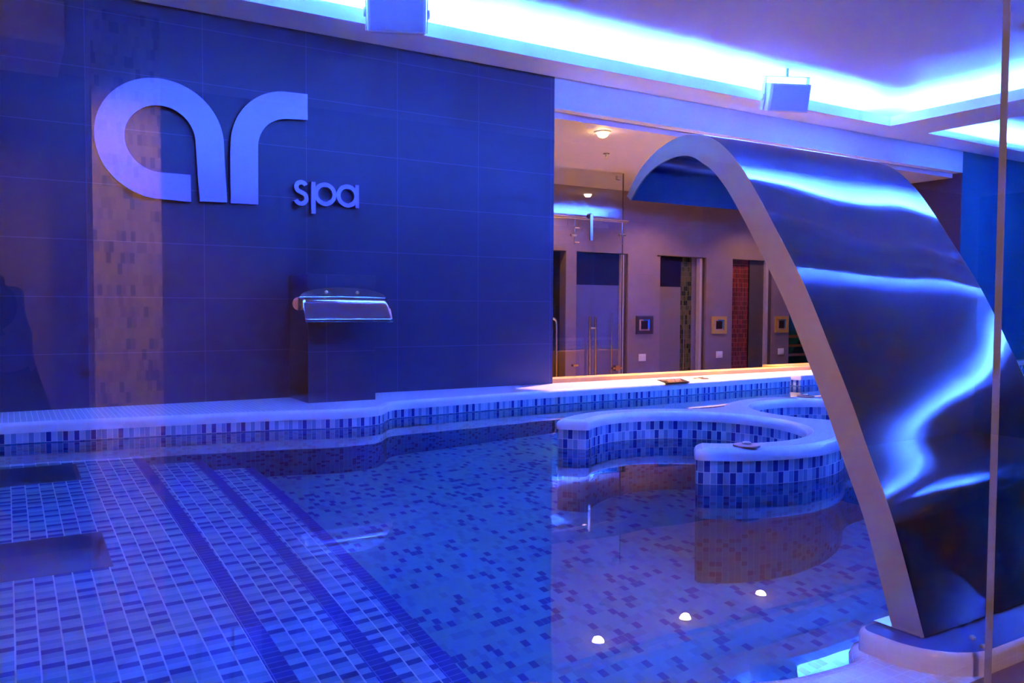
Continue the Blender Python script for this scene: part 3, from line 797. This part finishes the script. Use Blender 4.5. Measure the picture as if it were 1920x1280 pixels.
for z in (.80, .93, 1.06): box(9.06, 9.85, YB+.25, YB+.45, z, z+.03).build('slat', M['brown_wood'], sh)

# --- framed control panels and switches between the doors
def panel(x0, x1, z0, z1, frame, label):
    t = thing('control_panel', ((x0+x1)/2, YB, z0), label, 'control panel')
    w = .042
    mb = MB(); mb.box(x0, x1, YB-.018, YB, z1-w, z1); mb.box(x0, x1, YB-.018, YB, z0, z0+w); mb.box(x0, x0+w, YB-.018, YB, z0+w, z1-w); mb.box(x1-w, x1, YB-.018, YB, z0+w, z1-w)
    mb.build('frame', frame, t)
    cx, cz = (x0+x1)/2, (z0+z1)/2
    mb = MB(); mb.add([(x0+w, YB-.004, z0+w), (x1-w, YB-.004, z0+w), (cx-.02, YB-.0045, z1-w), (x0+w, YB-.004, z1-w)], [(0, 1, 2, 3)]); mb.build('mat', M['mirror_pink'], t)  # pink part of a reflection painted on the inset
    mb = MB(); mb.add([(x1-w, YB-.004, z0+w), (x1-w, YB-.004, z1-w), (cx-.02, YB-.0045, z1-w)], [(0, 1, 2)]); mb.build('glass', M['mirror_blue'], t)  # blue corner of the same painted reflection
    box(cx-.05, cx+.05, YB-.012, YB-.003, cz-.05, cz+.05).build('display', M['plaque'], t)
panel(6.376, 6.636, 1.152, 1.37, M['purple_frame'], 'square control panel with dark purple frame')
panel(7.613, 7.871, 1.144, 1.363, M['gold'], 'square gold framed control panel between the green and red mosaic doorways')
panel(8.775, 9.035, 1.145, 1.366, M['gold'], 'square gold framed control panel just left of the steel cascade')
def switch(x, z, label):
    t = thing('light_switch', (x, YB, z), label, 'switch')
    spl = box(x-.056, x+.056, YB-.010, YB, z-.042, z+.042).build('plate', M['switch'], t, bevel=.004)
    box(x-.034, x+.034, YB-.014, YB-.009, z-.026, z+.026).build('rocker', M['switch'], spl, bevel=.002)
switch(6.478, .873, 'white wall switch below the dark purple control panel')
switch(7.754, .876, 'white wall switch below the middle control panel')
switch(8.904, .891, 'white wall switch below the right control panel by the cascade')

# --- steel plates sunk in the shallow platform
def plate(y0, y1, label):
    z = WATER-.50
    t = thing('floor_plate', (-.1, (y0+y1)/2, z), label, 'steel plate')
    fp = box(-.55, .266, y0, y1, z-.002, z+.004).build('plate', M['grate'], t, bevel=.0015)
    mb = MB()
    for x in (-.50, .22):
        for y in (y0+.04, y1-.04): MB().lathe([(.006, .004), (.006, .005), (.004, .006)], (x, y, z), (0, 0, 1), 10).build('screw', M['grate'], fp)
plate(2.75, 3.125, 'nearer dark steel plate sunk in the shallow mosaic platform')
plate(3.96, 4.33, 'farther dark steel plate in the platform below the far ledge')

# ================================================================== the photographer, seen only as a mirror image in the glass
def skin_mesh(nodes, edges, root):
    me = bpy.data.meshes.new('skin'); o = bpy.data.objects.new('skin', me); COL.objects.link(o)
    keys = list(nodes); idx = {k: i for i, k in enumerate(keys)}
    me.from_pydata([nodes[k][0] for k in keys], [(idx[a], idx[b]) for a, b in edges], [])
    m = o.modifiers.new('skin', 'SKIN'); m.use_smooth_shade = True
    m2 = o.modifiers.new('sub', 'SUBSURF'); m2.levels = 2; m2.render_levels = 2
    for k in keys:
        d = me.skin_vertices[0].data[idx[k]]; r = nodes[k][1]; d.radius = r if isinstance(r, tuple) else (r, r)
        d.use_root = (k == root)
    dg = bpy.context.evaluated_depsgraph_get(); out = bpy.data.meshes.new_from_object(o.evaluated_get(dg))
    bpy.data.objects.remove(o); return out
Fv = Vector((math.sin(YAW), math.cos(YAW), 0)); Rv = Vector((math.cos(YAW), -math.sin(YAW), 0))
root_p = -Fv*.30
def L(r, f, z): return root_p + Rv*r + Fv*f + Vector((0, 0, z))
N = {'pelvis': (L(0, -.05, .86), (.15, .11)), 'spine': (L(0, -.05, 1.05), (.135, .10)), 'chest': (L(0, -.03, 1.22), (.155, .11)), 'neck': (L(0, .0, 1.345), .055), 'jaw': (L(0, .045, 1.42), .065), 'head': (L(0, .03, 1.50), (.078, .095)), 'crown': (L(0, .015, 1.565), .06), 'nose': (L(0, .128, 1.465), .016)}
E = [('pelvis', 'spine'), ('spine', 'chest'), ('chest', 'neck'), ('neck', 'jaw'), ('jaw', 'head'), ('head', 'crown'), ('head', 'nose')]
for sgn, t in ((-1, 'l'), (1, 'r')):
    N.update({'sh'+t: (L(sgn*.16, -.02, 1.27), .065), 'el'+t: (L(sgn*.215, .07, 1.10), .055), 'wr'+t: (L(sgn*.105, .145, 1.36), .028), 'pa'+t: (L(sgn*.082, .165, 1.425), (.02, .036)),
              'hip'+t: (L(sgn*.09, -.05, .80), .095), 'kn'+t: (L(sgn*.10, -.03, .46), .06), 'an'+t: (L(sgn*.10, -.06, .09), .042), 'to'+t: (L(sgn*.11, .10, .035), .036)})
    E += [('chest', 'sh'+t), ('sh'+t, 'el'+t), ('el'+t, 'wr'+t), ('wr'+t, 'pa'+t), ('pelvis', 'hip'+t), ('hip'+t, 'kn'+t), ('kn'+t, 'an'+t), ('an'+t, 'to'+t)]
    for i in range(4):
        z = 1.418+.017*i
        N.update({f'f{i}a'+t: (L(sgn*.080, .198, z), .009), f'f{i}b'+t: (L(sgn*(.066-.004*(i % 2)), .215, z), .008), f'f{i}c'+t: (L(sgn*.046, .218, z+.002), .0075)})
        E += [('pa'+t, f'f{i}a'+t), (f'f{i}a'+t, f'f{i}b'+t), (f'f{i}b'+t, f'f{i}c'+t)]
    N.update({'t1'+t: (L(sgn*.078, .140, 1.436), .010), 't2'+t: (L(sgn*.055, .134, 1.446), .009)}); E += [('pa'+t, 't1'+t), ('t1'+t, 't2'+t)]
me = skin_mesh(N, E, 'pelvis')
M['cloth'] = plain('dark_clothing', (.025, .025, .03), .8, var=.2); M['skin'] = plain('skin', (.45, .26, .18), .5); M['hair'] = plain('dark_hair', (.02, .014, .012), .5, var=.3, scale=60)
ph = thing('person', root_p, 'person in dark clothes raising a camera, dimly mirrored at the left of the front glass', 'person')
for v_ in me.vertices: v_.co -= root_p
me.materials.clear(); me.materials.append(M['cloth']); me.materials.append(M['skin'])
for pl_ in me.polygons:
    c = pl_.center; f_ = c.dot(Fv); pl_.use_smooth = True
    pl_.material_index = 1 if (c.z > 1.36 and (f_ > .125 or abs(c.dot(Rv)) < .1)) else 0
body = bpy.data.objects.new('body', me); COL.objects.link(body); body.parent = ph
mb = MB(); v = []; f = []; hc = L(0, .022, 1.512)
for i in range(9):
    for k in range(20):
        a = 2*PI*k/20; th = PI*.62*i/8
        fr = math.cos(a-0)
        rr = math.sin(th); low = (0 if fr < .2 else .5*(fr-.2))
        z = math.cos(th*(1-low*.9))
        v.append(hc + Fv*(.112*rr*fr) + Rv*(.094*rr*math.sin(a)) + Vector((0, 0, .098*z)))
for i in range(8):
    for k in range(20): f.append((i*20+k, i*20+(k+1) % 20, (i+1)*20+(k+1) % 20, (i+1)*20+k))
mb.add(v, f).build('hair', M['hair'], ph, smooth=True)
cm = thing('photo_camera', L(0, .17, 1.40), 'black camera held up by the person mirrored in the glass', 'camera')
mb = MB(); mb.obox(L(0, .17, 1.45), Rv*.066, Fv*.024, Vector((0, 0, .042))); mb.obox(L(0, .165, 1.50), Rv*.026, Fv*.022, Vector((0, 0, .013))); mb.build('body', M['black'], cm, bevel=.006)
mb = MB(); mb.tube([L(0, .19, 1.45), L(0, .272, 1.45)], .032, 24); mb.build('lens', M['black'], cm)
